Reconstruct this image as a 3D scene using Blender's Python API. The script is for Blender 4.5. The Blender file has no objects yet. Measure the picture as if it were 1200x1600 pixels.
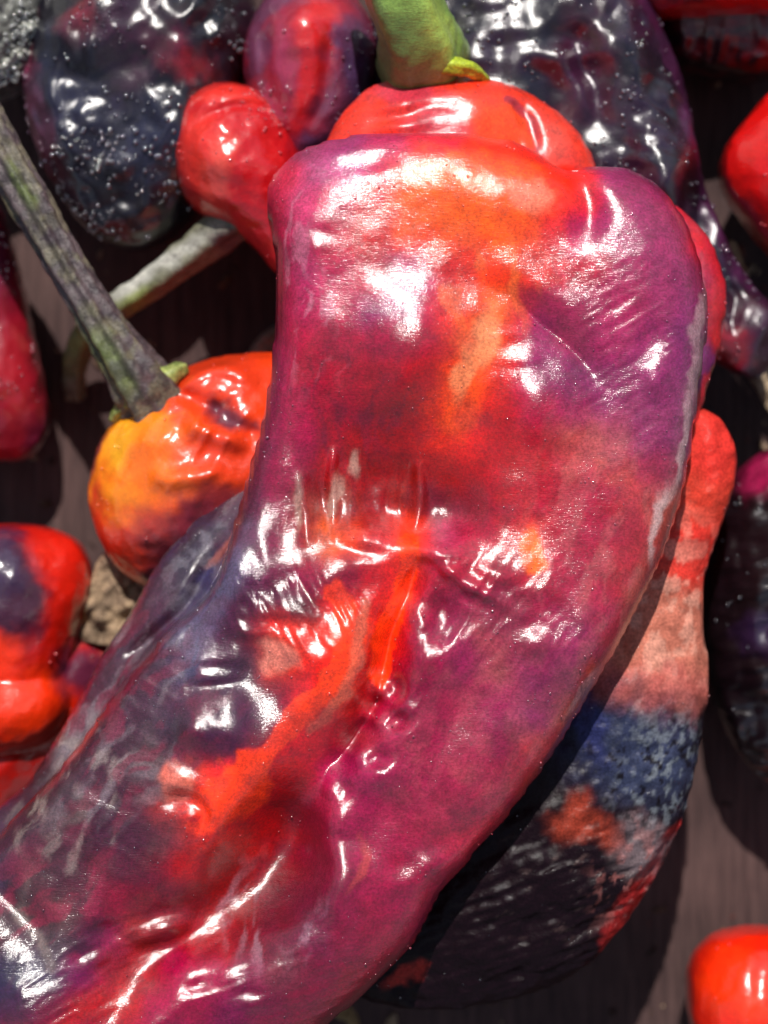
import bpy, math, random
import numpy as np
from mathutils import Vector

# ------------------------------------------------------------------ camera, sky, sun
S = 0.0001                 # one unit of the modelling grid is 0.1 mm
CAMZ, REFZ = 4000.0, 500.0
scene = bpy.context.scene
cam_d = bpy.data.cameras.new("camera")
cam = bpy.data.objects.new("camera", cam_d)
scene.collection.objects.link(cam)
cam.location = (0, 0, CAMZ * S)
cam.rotation_euler = (0, 0, 0)
cam_d.sensor_fit = 'VERTICAL'
cam_d.sensor_height = 36.0
cam_d.lens = 36.0 * 0.35 / 0.16
cam_d.clip_start = 0.01
cam_d.clip_end = 50
cam_d.dof.use_dof = True
cam_d.dof.focus_distance = (CAMZ - 590) * S
cam_d.dof.aperture_fstop = 10.0
scene.camera = cam

SUN_EL = math.radians(51)
sun_h = Vector((-0.06, 0.998, 0)).normalized()
sun_dir = Vector((sun_h.x * math.cos(SUN_EL), sun_h.y * math.cos(SUN_EL), math.sin(SUN_EL)))
world = bpy.data.worlds.new("World")
scene.world = world
world.use_nodes = True
nt = world.node_tree
nt.nodes.clear()
sky = nt.nodes.new('ShaderNodeTexSky')
sky.sky_type = 'NISHITA'
sky.sun_disc = False
sky.sun_elevation = SUN_EL
sky.sun_rotation = math.atan2(sun_h.x, sun_h.y)
wtc = nt.nodes.new('ShaderNodeTexCoord')
wn = nt.nodes.new('ShaderNodeTexNoise')
wn.inputs['Scale'].default_value = 3.2
wn.inputs['Detail'].default_value = 7
wn.inputs['Distortion'].default_value = 0.6
wr = nt.nodes.new('ShaderNodeValToRGB')
wr.color_ramp.elements[0].position = 0.47
wr.color_ramp.elements[1].position = 0.66
wm = nt.nodes.new('ShaderNodeMix')
wm.data_type = 'RGBA'
wm.inputs['B'].default_value = (6.4, 6.1, 6.2, 1)     # unseen broken cloud, added for patchy reflections on the skins
bg = nt.nodes.new('ShaderNodeBackground')
bg.inputs['Strength'].default_value = 0.075
wo = nt.nodes.new('ShaderNodeOutputWorld')
nt.links.new(wtc.outputs['Generated'], wn.inputs['Vector'])
nt.links.new(wn.outputs['Fac'], wr.inputs['Fac'])
nt.links.new(wr.outputs['Color'], wm.inputs['Factor'])
nt.links.new(sky.outputs['Color'], wm.inputs['A'])
nt.links.new(wm.outputs['Result'], bg.inputs['Color'])
nt.links.new(bg.outputs['Background'], wo.inputs['Surface'])

sun_d = bpy.data.lights.new("sun", 'SUN')
sun_d.energy = 4.6
sun_d.angle = math.radians(0.55)
sun_d.color = (1.0, 0.96, 0.90)
sun = bpy.data.objects.new("sun", sun_d)
scene.collection.objects.link(sun)
sun.rotation_euler = sun_dir.to_track_quat('Z', 'Y').to_euler()
sun.location = sun_dir * 2
scene.view_settings.view_transform = 'Standard'
scene.view_settings.look = 'None'
scene.view_settings.exposure = 0.16
scene.view_settings.gamma = 1.0

# ------------------------------------------------------------------ numeric helpers
def _hash(ix, iy, iz, seed):
    h = (ix.astype(np.int64) * 374761393 + iy.astype(np.int64) * 668265263 + iz.astype(np.int64) * 2147483647 + seed * 974634777)
    h = (h ^ (h >> 13)) * 1274126177
    h = h & 0xffffffff
    h = (h ^ (h >> 16)) & 0xffff
    return h / 65535.0 * 2 - 1

def vnoise(p, scale, seed=0):
    q = p / scale
    i = np.floor(q).astype(np.int64)
    f = q - i
    f = f * f * f * (f * (f * 6 - 15) + 10)
    out = 0
    for dx in (0, 1):
        wx = f[:, 0] if dx else 1 - f[:, 0]
        for dy in (0, 1):
            wy = f[:, 1] if dy else 1 - f[:, 1]
            for dz in (0, 1):
                wz = f[:, 2] if dz else 1 - f[:, 2]
                out = out + wx * wy * wz * _hash(i[:, 0] + dx, i[:, 1] + dy, i[:, 2] + dz, seed)
    return out

def fbm(p, scale, seed=0, octv=3):
    a, o = 1.0, 0
    for k in range(octv):
        o = o + a * vnoise(p, scale / 2 ** k, seed + 17 * k)
        a *= 0.5
    return o

def smooth(x, a, b):
    t = np.clip((x - a) / (b - a), 0, 1)
    return t * t * (3 - 2 * t)

def catmull(pts, n=6, closed=True):
    P = np.array(pts, float)
    N = len(P)
    out = []
    rng = range(N) if closed else range(N - 1)
    for i in rng:
        if closed:
            p0, p1, p2, p3 = P[i - 1], P[i], P[(i + 1) % N], P[(i + 2) % N]
        else:
            p0, p1, p2, p3 = P[max(i - 1, 0)], P[i], P[i + 1], P[min(i + 2, N - 1)]
        for k in range(n):
            t = k / n
            out.append(0.5 * ((2 * p1) + (-p0 + p2) * t + (2 * p0 - 5 * p1 + 4 * p2 - p3) * t * t + (-p0 + 3 * p1 - 3 * p2 + p3) * t ** 3))
    if not closed:
        out.append(P[-1])
    return np.array(out)

def in_poly(x, y, poly):
    ins = np.zeros(x.shape, bool)
    n = len(poly)
    j = n - 1
    for i in range(n):
        xi, yi = poly[i]
        xj, yj = poly[j]
        if yi != yj:
            c = ((yi > y) != (yj > y)) & (x < (xj - xi) * (y - yi) / (yj - yi) + xi)
            ins ^= c
        j = i
    return ins

def seg_dist(x, y, poly, closed=False):
    """distance to a polyline, the signed side and the running parameter 0..1"""
    best = np.full(x.shape, 1e18)
    side = np.zeros(x.shape)
    par = np.zeros(x.shape)
    n = len(poly)
    m = n if closed else n - 1
    for i in range(m):
        ax, ay = poly[i][0], poly[i][1]
        bx, by = poly[(i + 1) % n][0], poly[(i + 1) % n][1]
        dx, dy = bx - ax, by - ay
        L = dx * dx + dy * dy + 1e-9
        t = np.clip(((x - ax) * dx + (y - ay) * dy) / L, 0, 1)
        d = (x - ax - t * dx) ** 2 + (y - ay - t * dy) ** 2
        k = d < best
        best = np.where(k, d, best)
        side = np.where(k, np.sign((x - ax) * dy - (y - ay) * dx), side)
        par = np.where(k, (i + t) / m, par)
    return np.sqrt(best), side, par

def shell(pts, zc, ht, hb, tilt=(0, 0), cells=70, pw=0.5, sat=0):
    """closed rounded body over an outline (x right, y down as on a drawing), inflated above and below its mid height"""
    poly = catmull(pts, 5)
    x0, y0 = poly.min(0)
    x1, y1 = poly.max(0)
    c = max(x1 - x0, y1 - y0) / cells
    nx, ny = int((x1 - x0) / c) + 4, int((y1 - y0) / c) + 4
    gx, gy = np.meshgrid(x0 - 1.5 * c + np.arange(nx) * c, y0 - 1.5 * c + np.arange(ny) * c, indexing='ij')
    ins = in_poly(gx, gy, poly)
    ins[0, :] = ins[-1, :] = False
    ins[:, 0] = ins[:, -1] = False
    u = np.zeros_like(gx)
    ii, jj = np.indices(u.shape)
    red = ((ii + jj) % 2 == 0) & ins
    blk = ((ii + jj) % 2 == 1) & ins
    for it in range(260):
        for m in (red, blk):
            nb = np.zeros_like(u)
            nb[1:-1, 1:-1] = (u[2:, 1:-1] + u[:-2, 1:-1] + u[1:-1, 2:] + u[1:-1, :-2] + c * c) * 0.25
            u = np.where(m, u + 1.85 * (nb - u), u)
    h = (np.clip(u, 0, None) / u.max()) ** pw
    if sat:            # fuller, flatter on top with steeper flanks
        h = ((1 - np.exp(-sat * np.clip(u, 0, None) / u.max())) / (1 - math.exp(-sat))) ** pw
    X, Y = gx.copy(), gy.copy()
    cell = np.zeros((nx - 1, ny - 1), bool)
    cell |= ins[:-1, :-1] | ins[1:, :-1] | ins[:-1, 1:] | ins[1:, 1:]
    used = np.zeros_like(ins)
    used[:-1, :-1] |= cell; used[1:, :-1] |= cell; used[:-1, 1:] |= cell; used[1:, 1:] |= cell
    edge = used & ~ins
    ex, ey = gx[edge], gy[edge]
    best = np.full(ex.shape, 1e18); bx = ex.copy(); by = ey.copy()
    n = len(poly)
    for i in range(n):
        a, b = poly[i], poly[(i + 1) % n]
        d = b - a
        t = np.clip(((ex - a[0]) * d[0] + (ey - a[1]) * d[1]) / (d @ d + 1e-9), 0, 1)
        px, py = a[0] + t * d[0], a[1] + t * d[1]
        q = (ex - px) ** 2 + (ey - py) ** 2
        k = q < best
        best = np.where(k, q, best); bx = np.where(k, px, bx); by = np.where(k, py, by)
    X[edge] = bx; Y[edge] = by
    h[edge] = 0
    mid = zc + tilt[0] * (X - X[used].mean()) + tilt[1] * (Y - Y[used].mean())
    idt = -np.ones(u.shape, int)
    idt[used] = np.arange(used.sum())
    nt_ = used.sum()
    idb = -np.ones(u.shape, int)
    idb[ins] = nt_ + np.arange(ins.sum())
    idb[edge] = idt[edge]
    V = np.concatenate([np.stack([X[used], Y[used], (mid + ht * h)[used]], 1), np.stack([X[ins], Y[ins], (mid - hb * h)[ins]], 1)])
    ci, cj = np.nonzero(cell)
    ft = np.stack([idt[ci, cj], idt[ci, cj + 1], idt[ci + 1, cj + 1], idt[ci + 1, cj]], 1)
    fb = np.stack([idb[ci, cj], idb[ci + 1, cj], idb[ci + 1, cj + 1], idb[ci, cj + 1]], 1)
    keep = ~((ft[:, 0] == fb[:, 0]) & (ft[:, 1] == fb[:, 3]) & (ft[:, 2] == fb[:, 2]) & (ft[:, 3] == fb[:, 1]))
    return V, np.concatenate([ft, fb[keep]])

def fuse(shells, voxel, smooth_it):
    """joins closed shells into one continuous skin"""
    V, F, o = [], [], 0
    for v, f in shells:
        V.append(v); F.append(f + o); o += len(v)
    V = np.concatenate(V); F = np.concatenate(F)
    me = bpy.data.meshes.new("tmp")
    Vf = V * [1, -1, 1]
    me.from_pydata(Vf.tolist(), [], F.tolist())
    me.update()
    ob = bpy.data.objects.new("tmp", me)
    scene.collection.objects.link(ob)
    m = ob.modifiers.new("r", 'REMESH'); m.mode = 'VOXEL'; m.voxel_size = voxel; m.adaptivity = 0
    s = ob.modifiers.new("s", 'SMOOTH'); s.iterations = smooth_it; s.factor = 0.5
    dg = bpy.context.evaluated_depsgraph_get()
    ev = ob.evaluated_get(dg).to_mesh()
    n = len(ev.vertices)
    co = np.empty(n * 3); ev.vertices.foreach_get('co', co); co = co.reshape(-1, 3)
    no = np.empty(n * 3); ev.vertex_normals.foreach_get('vector', no); no = no.reshape(-1, 3)
    q = len(ev.polygons)
    ls = np.empty(len(ev.loops), int); ev.loops.foreach_get('vertex_index', ls)
    fc = ls.reshape(q, -1)
    ob.evaluated_get(dg).to_mesh_clear()
    bpy.data.objects.remove(ob); bpy.data.meshes.remove(me)
    co = co * [1, -1, 1]; no = no * [1, -1, 1]
    return co, no, fc

def relief(P, N, feats, seed=0):
    """sculpts dents, bumps, folds and wrinkles into the upper side; y runs down"""
    x, y = P[:, 0].copy(), P[:, 1].copy()
    wx = fbm(P, 90, seed + 3, 2) * 7
    wy = fbm(P, 90, seed + 5, 2) * 7
    x += wx; y += wy
    dz = np.zeros(len(P))
    for f in feats:
        t = f[0]
        if t == 'g':       # bump: cx cy rx ry rot amp
            _, cx, cy, rx, ry, rot, amp = f
            a = math.radians(rot)
            u = ((x - cx) * math.cos(a) + (y - cy) * math.sin(a)) / rx
            v = (-(x - cx) * math.sin(a) + (y - cy) * math.cos(a)) / ry
            dz += amp * np.exp(-(u * u + v * v))
        elif t in 'rc':    # ridge (r) or sharp crease (c): points width amp
            _, pts, w, amp = f
            d, s, p = seg_dist(x, y, catmull(pts, 4, False))
            fade = smooth(p, 0, .3) * (1 - smooth(p, .7, 1))
            dz += amp * fade * (np.exp(-(d / w) ** 2) if t == 'r' else np.exp(-d / w))
        elif t == 's':     # step: points width amp: raises the right side of the line, dying away over reach
            _, pts, w, amp, reach = f
            d, s, p = seg_dist(x, y, catmull(pts, 4, False))
            fade = smooth(p, 0, .15) * (1 - smooth(p, .85, 1))
            sd = d * s
            dz += amp * fade * smooth(sd, -w, w) * np.exp(-(np.clip(sd, 0, None) / reach) ** 2)
        elif t == 't':     # leans a patch of skin to a given slope: cx cy rx ry slope_x slope_y
            for (cx, cy, rx, ry, sx, sy) in f[1:]:
                u = (P[:, 0] - cx) / rx; v = (P[:, 1] - cy) / ry
                q = u * u + v * v
                k = (q < 0.6) & (N[:, 2] > 0.1)
                if k.sum() < 12: continue
                A = np.stack([P[k, 0] - cx, P[k, 1] - cy, np.ones(k.sum())], 1)
                sol = np.linalg.lstsq(A, (P[:, 2] + dz)[k], rcond=None)[0]
                g = np.exp(-q ** 1.5 * 0.8)
                dz += g * ((sx - sol[0]) * (P[:, 0] - cx) + (sy - sol[1]) * (P[:, 1] - cy))
        elif t == 'n':     # noise relief: scale amp [ellipse mask]
            _, sc, amp, mk = f
            m = 1.0
            if mk:
                u = (x - mk[0]) / mk[2]; v = (y - mk[1]) / mk[3]
                m = np.exp(-(u * u + v * v) ** 2)
            dz += amp * m * fbm(P, sc, seed + int(sc), 3)
        elif t == 'w':     # wrinkles: direction deg, wavelength, amp, mask
            _, deg, wl, amp, mk = f
            a = math.radians(deg)
            Q = np.stack([(P[:, 0] * math.cos(a) + P[:, 1] * math.sin(a)) / wl, (-P[:, 0] * math.sin(a) + P[:, 1] * math.cos(a)) / (wl * 4), P[:, 2] / (wl * 3)], 1)
            r = 1 - np.abs(fbm(Q, 1.0, seed + 31, 2))
            m = 1.0
            if mk:
                u = (x - mk[0]) / mk[2]; v = (y - mk[1]) / mk[3]
                m = np.exp(-(u * u + v * v) ** 2)
            dz += amp * m * r
    w = smooth(N[:, 2], 0.02, 0.55)
    out = P.copy()
    out[:, 2] += dz * w
    return out

def hexlin(h):
    c = np.array([int(h[i:i + 2], 16) / 255 for i in (0, 2, 4)])
    return np.where(c <= 0.04045, c / 12.92, ((c + 0.055) / 1.055) ** 2.4)

def paint(P, base, layers, seed=0, warp=1.0):
    """pigment patches and painted sheen of the skin, ragged edges; y runs down"""
    x = P[:, 0] + warp * (fbm(P, 70, seed + 1, 2) * 15 + fbm(P, 16, seed + 8, 2) * 5)
    y = P[:, 1] + warp * (fbm(P, 70, seed + 2, 2) * 15 + fbm(P, 16, seed + 9, 2) * 5)
    br = fbm(P, 22, seed + 40, 3)
    col = np.tile(hexlin(base), (len(P), 1))
    for L in layers:
        t, hx, al, soft = (tuple(L[:4]) + (0, 0))[:4]
        if t == 'b':
            for (cx, cy, rx, ry, rot) in L[4:]:
                a = math.radians(rot)
                u = ((x - cx) * math.cos(a) + (y - cy) * math.sin(a)) / rx
                v = (-(x - cx) * math.sin(a) + (y - cy) * math.cos(a)) / ry
                r = np.sqrt(u * u + v * v)
                soft_ = min(0.95, soft * 1.35); k = al * (1 - smooth(r + br * 0.22, 1 - soft_, 1 + soft_))
                col = col * (1 - k[:, None]) + hexlin(hx) * k[:, None]
        elif t == 'l':
            for (w, pts) in L[4:]:
                d, s, p = seg_dist(x, y, catmull(pts, 3, False))
                r = d / w
                k = al * (1 - smooth(r + br * 0.2, 1 - soft, 1 + soft))
                col = col * (1 - k[:, None]) + hexlin(hx) * k[:, None]
        elif t == 'grid':  # colours seen on the skin, sheen included: rows y x:hex ..., blended smoothly
            pts, cs = [], []
            for row in L[1].split('\n'):
                tk = row.split()
                for q in tk[1:]:
                    a, h = q.split(':'); pts.append((float(a), float(tk[0]))); cs.append(hexlin(h))
            pts = np.array(pts); cs = np.array(cs)
            lum = cs @ [0.2126, 0.7152, 0.0722]
            cs = np.clip(lum[:, None] + (cs - lum[:, None]) * 1.12, 0.001, 1) ** 1.13 * 1.0
            gx = P[:, 0] + (x - P[:, 0]) * L[2]; gy = P[:, 1] + (y - P[:, 1]) * L[2]
            for k0 in range(0, len(P), 20000):
                sl = slice(k0, k0 + 20000)
                d2 = (gx[sl, None] - pts[None, :, 0]) ** 2 + (gy[sl, None] - pts[None, :, 1]) ** 2
                d2 = d2 - d2.min(1)[:, None]
                w = np.exp(-d2 / (2 * L[3] ** 2))
                col[sl] = (w @ cs) / w.sum(1)[:, None]
        elif t == 'streak':  # long streaks: (deg, length, width, threshold, seed, ellipse)
            deg, ln, wd, th, sd, mk = L[4:10]
            a = math.radians(deg)
            bx, by = x + fbm(P, 60, seed + sd + 5, 2) * 14, y + fbm(P, 60, seed + sd + 6, 2) * 14
            Q = np.stack([(bx * math.cos(a) + by * math.sin(a)) / ln, (-bx * math.sin(a) + by * math.cos(a)) / wd, P[:, 2] / ln], 1)
            k = al * smooth(fbm(Q, 1.0, seed + sd, 4), th - soft, th + soft)
            u = (x - mk[0]) / mk[2]; v = (y - mk[1]) / mk[3]
            k = k * np.exp(-(u * u + v * v) ** 2)
            col = col * (1 - k[:, None]) + hexlin(hx) * k[:, None]
        elif t == 'capped':
            k = 1 - smooth(P[:, 1] + np.where(P[:, 0] > 860, -40, 0), 212, 232)
            k = k * (P[:, 2] < 475)
            col = col * (1 - k[:, None]) + hexlin(L[1]) * k[:, None]
        elif t == 'n':     # mottling: scale, threshold, seed, optional ellipse
            sc, th, sd = L[4:7]
            n = fbm(P, sc, seed + sd, 4)
            k = al * smooth(n, th - soft, th + soft)
            if len(L) > 7:
                cx, cy, rx, ry = L[7]
                u = (x - cx) / rx; v = (y - cy) / ry
                k = k * np.exp(-(u * u + v * v) ** 2)
            col = col * (1 - k[:, None]) + hexlin(hx) * k[:, None]
    return col

# ------------------------------------------------------------------ object helpers
def K(zc):
    return (CAMZ - zc) / (CAMZ - REFZ)

def to_world(P, zc):
    k = K(zc)
    return np.stack([(P[:, 0] - 600) * k, (800 - P[:, 1]) * k, zc + (P[:, 2] - zc) * k], 1) * S

def thing(name, label, cat, px, py, zc, group=None):
    o = bpy.data.objects.new(name, None)
    scene.collection.objects.link(o)
    k = K(zc)
    o.location = ((px - 600) * k * S, (800 - py) * k * S, 0.0)
    o.empty_display_size = 0.01
    o['label'] = label; o['category'] = cat
    if group: o['group'] = group
    o['zc'] = zc
    return o

def part(name, W, F, mat, parent, col=None, flat=False):
    """W: world coordinates; stored relative to the parent"""
    loc = np.array(parent.location) if parent is not None and parent.type == 'EMPTY' else (np.array(parent.parent.location) if parent is not None and parent.parent else 0)
    me = bpy.data.meshes.new(name)
    W = W - loc if parent is not None else W
    F = np.asarray(F)
    me.vertices.add(len(W)); me.vertices.foreach_set('co', W.astype(np.float32).ravel())
    q = F.shape[1]
    me.loops.add(F.size); me.loops.foreach_set('vertex_index', F.ravel().astype(np.int32))
    me.polygons.add(len(F))
    me.polygons.foreach_set('loop_start', np.arange(0, F.size, q, dtype=np.int32))
    me.polygons.foreach_set('loop_total', np.full(len(F), q, dtype=np.int32))
    me.update(calc_edges=True)
    if not flat:
        me.polygons.foreach_set('use_smooth', np.ones(len(F), bool))
    if col is not None:
        at = me.color_attributes.new('pigment', 'FLOAT_COLOR', 'POINT')
        c4 = np.concatenate([col, np.ones((len(col), 1))], 1).astype(np.float32)
        at.data.foreach_set('color', c4.ravel())
    me.materials.append(mat)
    o = bpy.data.objects.new(name, me)
    scene.collection.objects.link(o)
    if parent is not None:
        o.parent = parent
    return o

def node(nt, t, **kw):
    n = nt.nodes.new(t)
    for k, v in kw.items():
        if k in n.inputs: n.inputs[k].default_value = v
        else: setattr(n, k, v)
    return n

def skin_mat(name, rough=0.34, coat=1.0, coat_rough=0.12, ior=1.55, micro=0.25, streak=0.25, deg=70, speck=0.35, sss=0.0, spec=0.22, lump=0.3):
    m = bpy.data.materials.new(name); m.use_nodes = True
    t = m.node_tree; t.nodes.clear()
    out = node(t, 'ShaderNodeOutputMaterial')
    b = node(t, 'ShaderNodeBsdfPrincipled')
    t.links.new(b.outputs[0], out.inputs[0])
    at = node(t, 'ShaderNodeAttribute', attribute_name='pigment')
    tc = node(t, 'ShaderNodeTexCoord')
    n1 = node(t, 'ShaderNodeTexNoise', Scale=2300.0, Detail=4.0, Roughness=0.65)
    n2 = node(t, 'ShaderNodeTexNoise', Scale=420.0, Detail=5.0, Roughness=0.6)
    for n in (n1, n2): t.links.new(tc.outputs['Object'], n.inputs['Vector'])
    mr = node(t, 'ShaderNodeMapRange'); mr.inputs['From Min'].default_value = 0.3; mr.inputs['From Max'].default_value = 0.7
    mr.inputs['To Min'].default_value = 1 - speck; mr.inputs['To Max'].default_value = 1 + speck * 0.8
    t.links.new(n1.outputs['Fac'], mr.inputs['Value'])
    mr2 = node(t, 'ShaderNodeMapRange'); mr2.inputs['From Min'].default_value = 0.3; mr2.inputs['From Max'].default_value = 0.7
    mr2.inputs['To Min'].default_value = 1 - speck * .6; mr2.inputs['To Max'].default_value = 1 + speck * .5
    t.links.new(n2.outputs['Fac'], mr2.inputs['Value'])
    mu = node(t, 'ShaderNodeMath', operation='MULTIPLY')
    t.links.new(mr.outputs[0], mu.inputs[0]); t.links.new(mr2.outputs[0], mu.inputs[1])
    vm = node(t, 'ShaderNodeVectorMath', operation='SCALE')
    t.links.new(at.outputs['Color'], vm.inputs[0]); t.links.new(mu.outputs[0], vm.inputs['Scale'])
    t.links.new(vm.outputs[0], b.inputs['Base Color'])
    b.inputs['Roughness'].default_value = rough
    b.inputs['IOR'].default_value = ior
    b.inputs['Specular IOR Level'].default_value = spec
    b.inputs['Coat Weight'].default_value = coat
    b.inputs['Coat Roughness'].default_value = coat_rough
    b.inputs['Coat IOR'].default_value = 1.62
    if sss > 0:
        b.inputs['Subsurface Weight'].default_value = sss
        b.inputs['Subsurface Radius'].default_value = (1.0, 0.22, 0.12)
        b.inputs['Subsurface Scale'].default_value = 0.0018
    # fine relief: pits, hair scratches running along the fruit
    n3 = node(t, 'ShaderNodeTexNoise', Scale=3600.0, Detail=3.0, Roughness=0.6)
    t.links.new(tc.outputs['Object'], n3.inputs['Vector'])
    mp = node(t, 'ShaderNodeMapping'); mp.inputs['Rotation'].default_value = (0, 0, math.radians(deg)); mp.inputs['Scale'].default_value = (700, 5200, 2600)
    t.links.new(tc.outputs['Object'], mp.inputs['Vector'])
    n4 = node(t, 'ShaderNodeTexNoise', Scale=1.0, Detail=3.0, Roughness=0.7, Distortion=0.4)
    t.links.new(mp.outputs[0], n4.inputs['Vector'])
    n5 = node(t, 'ShaderNodeTexNoise', Scale=650.0, Detail=4.0, Roughness=0.6)
    t.links.new(tc.outputs['Object'], n5.inputs['Vector'])
    b1 = node(t, 'ShaderNodeBump', Strength=lump, Distance=0.0006)
    b2 = node(t, 'ShaderNodeBump', Strength=streak, Distance=0.00012)
    b3 = node(t, 'ShaderNodeBump', Strength=micro, Distance=0.00012)
    t.links.new(n5.outputs['Fac'], b1.inputs['Height']); t.links.new(n4.outputs['Fac'], b2.inputs['Height']); t.links.new(n3.outputs['Fac'], b3.inputs['Height'])
    t.links.new(b1.outputs[0], b2.inputs['Normal']); t.links.new(b2.outputs[0], b3.inputs['Normal'])
    t.links.new(b3.outputs[0], b.inputs['Normal'])
    t.links.new(b3.outputs[0], b.inputs['Coat Normal'])
    return m

def glint_mat():  # glossy skin-coloured beads, added to make sparkles
    m = bpy.data.materials.new('glints'); m.use_nodes = True
    t = m.node_tree; b = t.nodes['Principled BSDF']
    at = node(t, 'ShaderNodeAttribute', attribute_name='pigment')
    t.links.new(at.outputs['Color'], b.inputs['Base Color'])
    b.inputs['IOR'].default_value = 2.4
    b.inputs['Roughness'].default_value = 0.1
    b.inputs['Coat Weight'].default_value = 1.0
    b.inputs['Coat IOR'].default_value = 2.0
    b.inputs['Coat Roughness'].default_value = 0.05
    return m

ICO_V = None
def ico():
    global ICO_V, ICO_F
    if ICO_V is None:
        import bmesh
        bm = bmesh.new(); bmesh.ops.create_icosphere(bm, subdivisions=2, radius=1)
        ICO_V = np.array([v.co[:] for v in bm.verts]); ICO_F = np.array([[v.index for v in f.verts] for f in bm.faces]); bm.free()
    return ICO_V, ICO_F

def glints(P, N, zc, parent, count, r0, r1, mat, seed, mask=None, name='glint_beads', cols=None):
    """tiny beads added on the skin to catch sun glints"""
    rng = np.random.RandomState(seed)
    ok = (N[:, 2] > 0.3) & (P[:, 0] > -60) & (P[:, 0] < 1260) & (P[:, 1] > -60) & (P[:, 1] < 1660)
    cl = fbm(P, 60, seed + 77, 2)
    w = np.where(ok, np.clip(0.25 + cl, 0.02, 1), 0)
    if mask is not None:
        u = (P[:, 0] - mask[0]) / mask[2]; v = (P[:, 1] - mask[1]) / mask[3]
        w = w * np.exp(-(u * u + v * v))
    w = w / w.sum()
    idx = rng.choice(len(P), size=count, replace=False, p=w)
    iv, if_ = ico()
    r = r0 + (r1 - r0) * rng.rand(count) ** 2.5
    c = P[idx] + rng.randn(count, 3) * [2, 2, 0] + N[idx] * (r * 0.15)[:, None]
    V = (c[:, None, :] + iv[None] * r[:, None, None] * [1, 1, .8]).reshape(-1, 3)
    V[:, 1] = V[:, 1]
    F = (if_[None, :, ::-1] + (np.arange(count) * len(iv))[:, None, None]).reshape(-1, 3)
    o = part(name, to_world(V, zc), F, mat, parent, np.repeat(cols[idx], len(iv), 0))
    o['kind'] = 'stuff'
    return o

def tube(pts, ridges=7, ridge_amp=0.06, nseg=28, bump=0.05, seed=0, res=10, close=True):
    """pts rows: x y z radius; y down"""
    C = catmull(pts, res, False)
    T = np.gradient(C[:, :3], axis=0)
    T /= np.linalg.norm(T, axis=1)[:, None]
    up = np.array([0, 0, 1.0])
    A = np.cross(T, up); A /= np.linalg.norm(A, axis=1)[:, None]
    B = np.cross(A, T)
    th = np.arange(nseg) / nseg * 2 * math.pi
    n = len(C)
    rr = C[:, 3][:, None] * (1 + ridge_amp * np.cos(ridges * th + 0.6)[None] + ridge_amp * .5 * np.cos((ridges - 3) * th + 2)[None])
    V = C[:, None, :3] + rr[..., None] * (np.cos(th)[None, :, None] * A[:, None] + np.sin(th)[None, :, None] * B[:, None])
    V = V.reshape(-1, 3)
    d = fbm(V, 14, seed, 3) * bump * C[:, 3].mean() + fbm(V, 45, seed + 4, 2) * bump * C[:, 3].mean()
    cen = np.repeat(C[:, :3], nseg, 0)
    dv = V - cen
    V = cen + dv * (1 + d[:, None] / np.linalg.norm(dv, axis=1)[:, None])
    i, j = np.meshgrid(np.arange(n - 1), np.arange(nseg), indexing='ij')
    a = i * nseg + j; b = i * nseg + (j + 1) % nseg
    F = np.stack([a, b, b + nseg, a + nseg], -1).reshape(-1, 4)
    # domed ends
    for e, base in ((0, 0), (1, (n - 1) * nseg)):
        cid = len(V)
        V = np.concatenate([V, C[0 if e == 0 else -1:][:1, :3] if e == 0 else C[-1:, :3]])
        k = np.arange(nseg)
        f = np.stack([base + k, base + (k + 1) % nseg, np.full(nseg, cid), np.full(nseg, cid)], 1)
        F = np.concatenate([F, f])
    return V, F

def tri_fix(F):
    return F

SKIN_MAIN = skin_mat('pepper_skin_glossy', rough=0.42, coat=1.0, coat_rough=0.14, ior=1.5, micro=0.22, streak=0.4, deg=66, speck=0.4, sss=0.12, lump=0.12)
SKIN_DARK = skin_mat('pepper_skin_dark', rough=0.4, coat=1.0, coat_rough=0.2, micro=0.3, streak=0.25, speck=0.4, lump=0.12)
SKIN_RED = skin_mat('pepper_skin_red', rough=0.4, coat=1.0, coat_rough=0.12, micro=0.2, streak=0.1, speck=0.16, sss=0.1, lump=0.25)
SKIN_WRINKLED = skin_mat('pepper_skin_wrinkled', rough=0.45, coat=0.10, coat_rough=0.10, micro=0.3, streak=0.5, deg=10, speck=0.4, lump=0.4, spec=.06)
STEM = skin_mat('stem_skin', rough=0.5, coat=0.35, coat_rough=0.3, micro=0.5, streak=0.9, deg=120, speck=0.5, lump=0.35)
STEM_GREEN = skin_mat('green_stem_skin', rough=0.45, coat=0.6, coat_rough=0.2, micro=0.3, streak=0.8, deg=160, speck=0.25, lump=0.2)
GLINT = glint_mat()

def pepper(name, label, cat, shells, zc, feats, base, layers, mat, voxel=5, sm=6, seed=1, group=None, warp=1.0, beads=None):
    pts = np.array(shells[0][0], float)
    vis = pts[(pts[:, 0] > 0) & (pts[:, 0] < 1200) & (pts[:, 1] > 0) & (pts[:, 1] < 1600)]
    c = pts.mean(0)
    t = thing(name, label, cat, c[0], c[1], zc, group)
    P, N, F = fuse([shell(*s) for s in shells], voxel, sm)
    P2 = relief(P, N, feats, seed)
    col = paint(P, base, layers, seed, warp)
    part('body', to_world(P2, zc), F, mat, t, col)   # y flips once in fuse() and once here, so the winding stays outward
    if beads:
        for k, bd in enumerate(beads):
            glints(P2, N, zc, t, bd[0], bd[1], bd[2], GLINT, seed * 10 + k, bd[3] if len(bd) > 3 else None, cols=col)
    return t, P2, N

def stem_part(t, zc, name, pts, base, layers, seed=0, mat=None, **kw):
    V, F = tube(pts, seed=seed, **kw)
    col = paint(V, base, layers, seed)
    return part(name, to_world(V, zc), F, mat or STEM, t, col)

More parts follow.
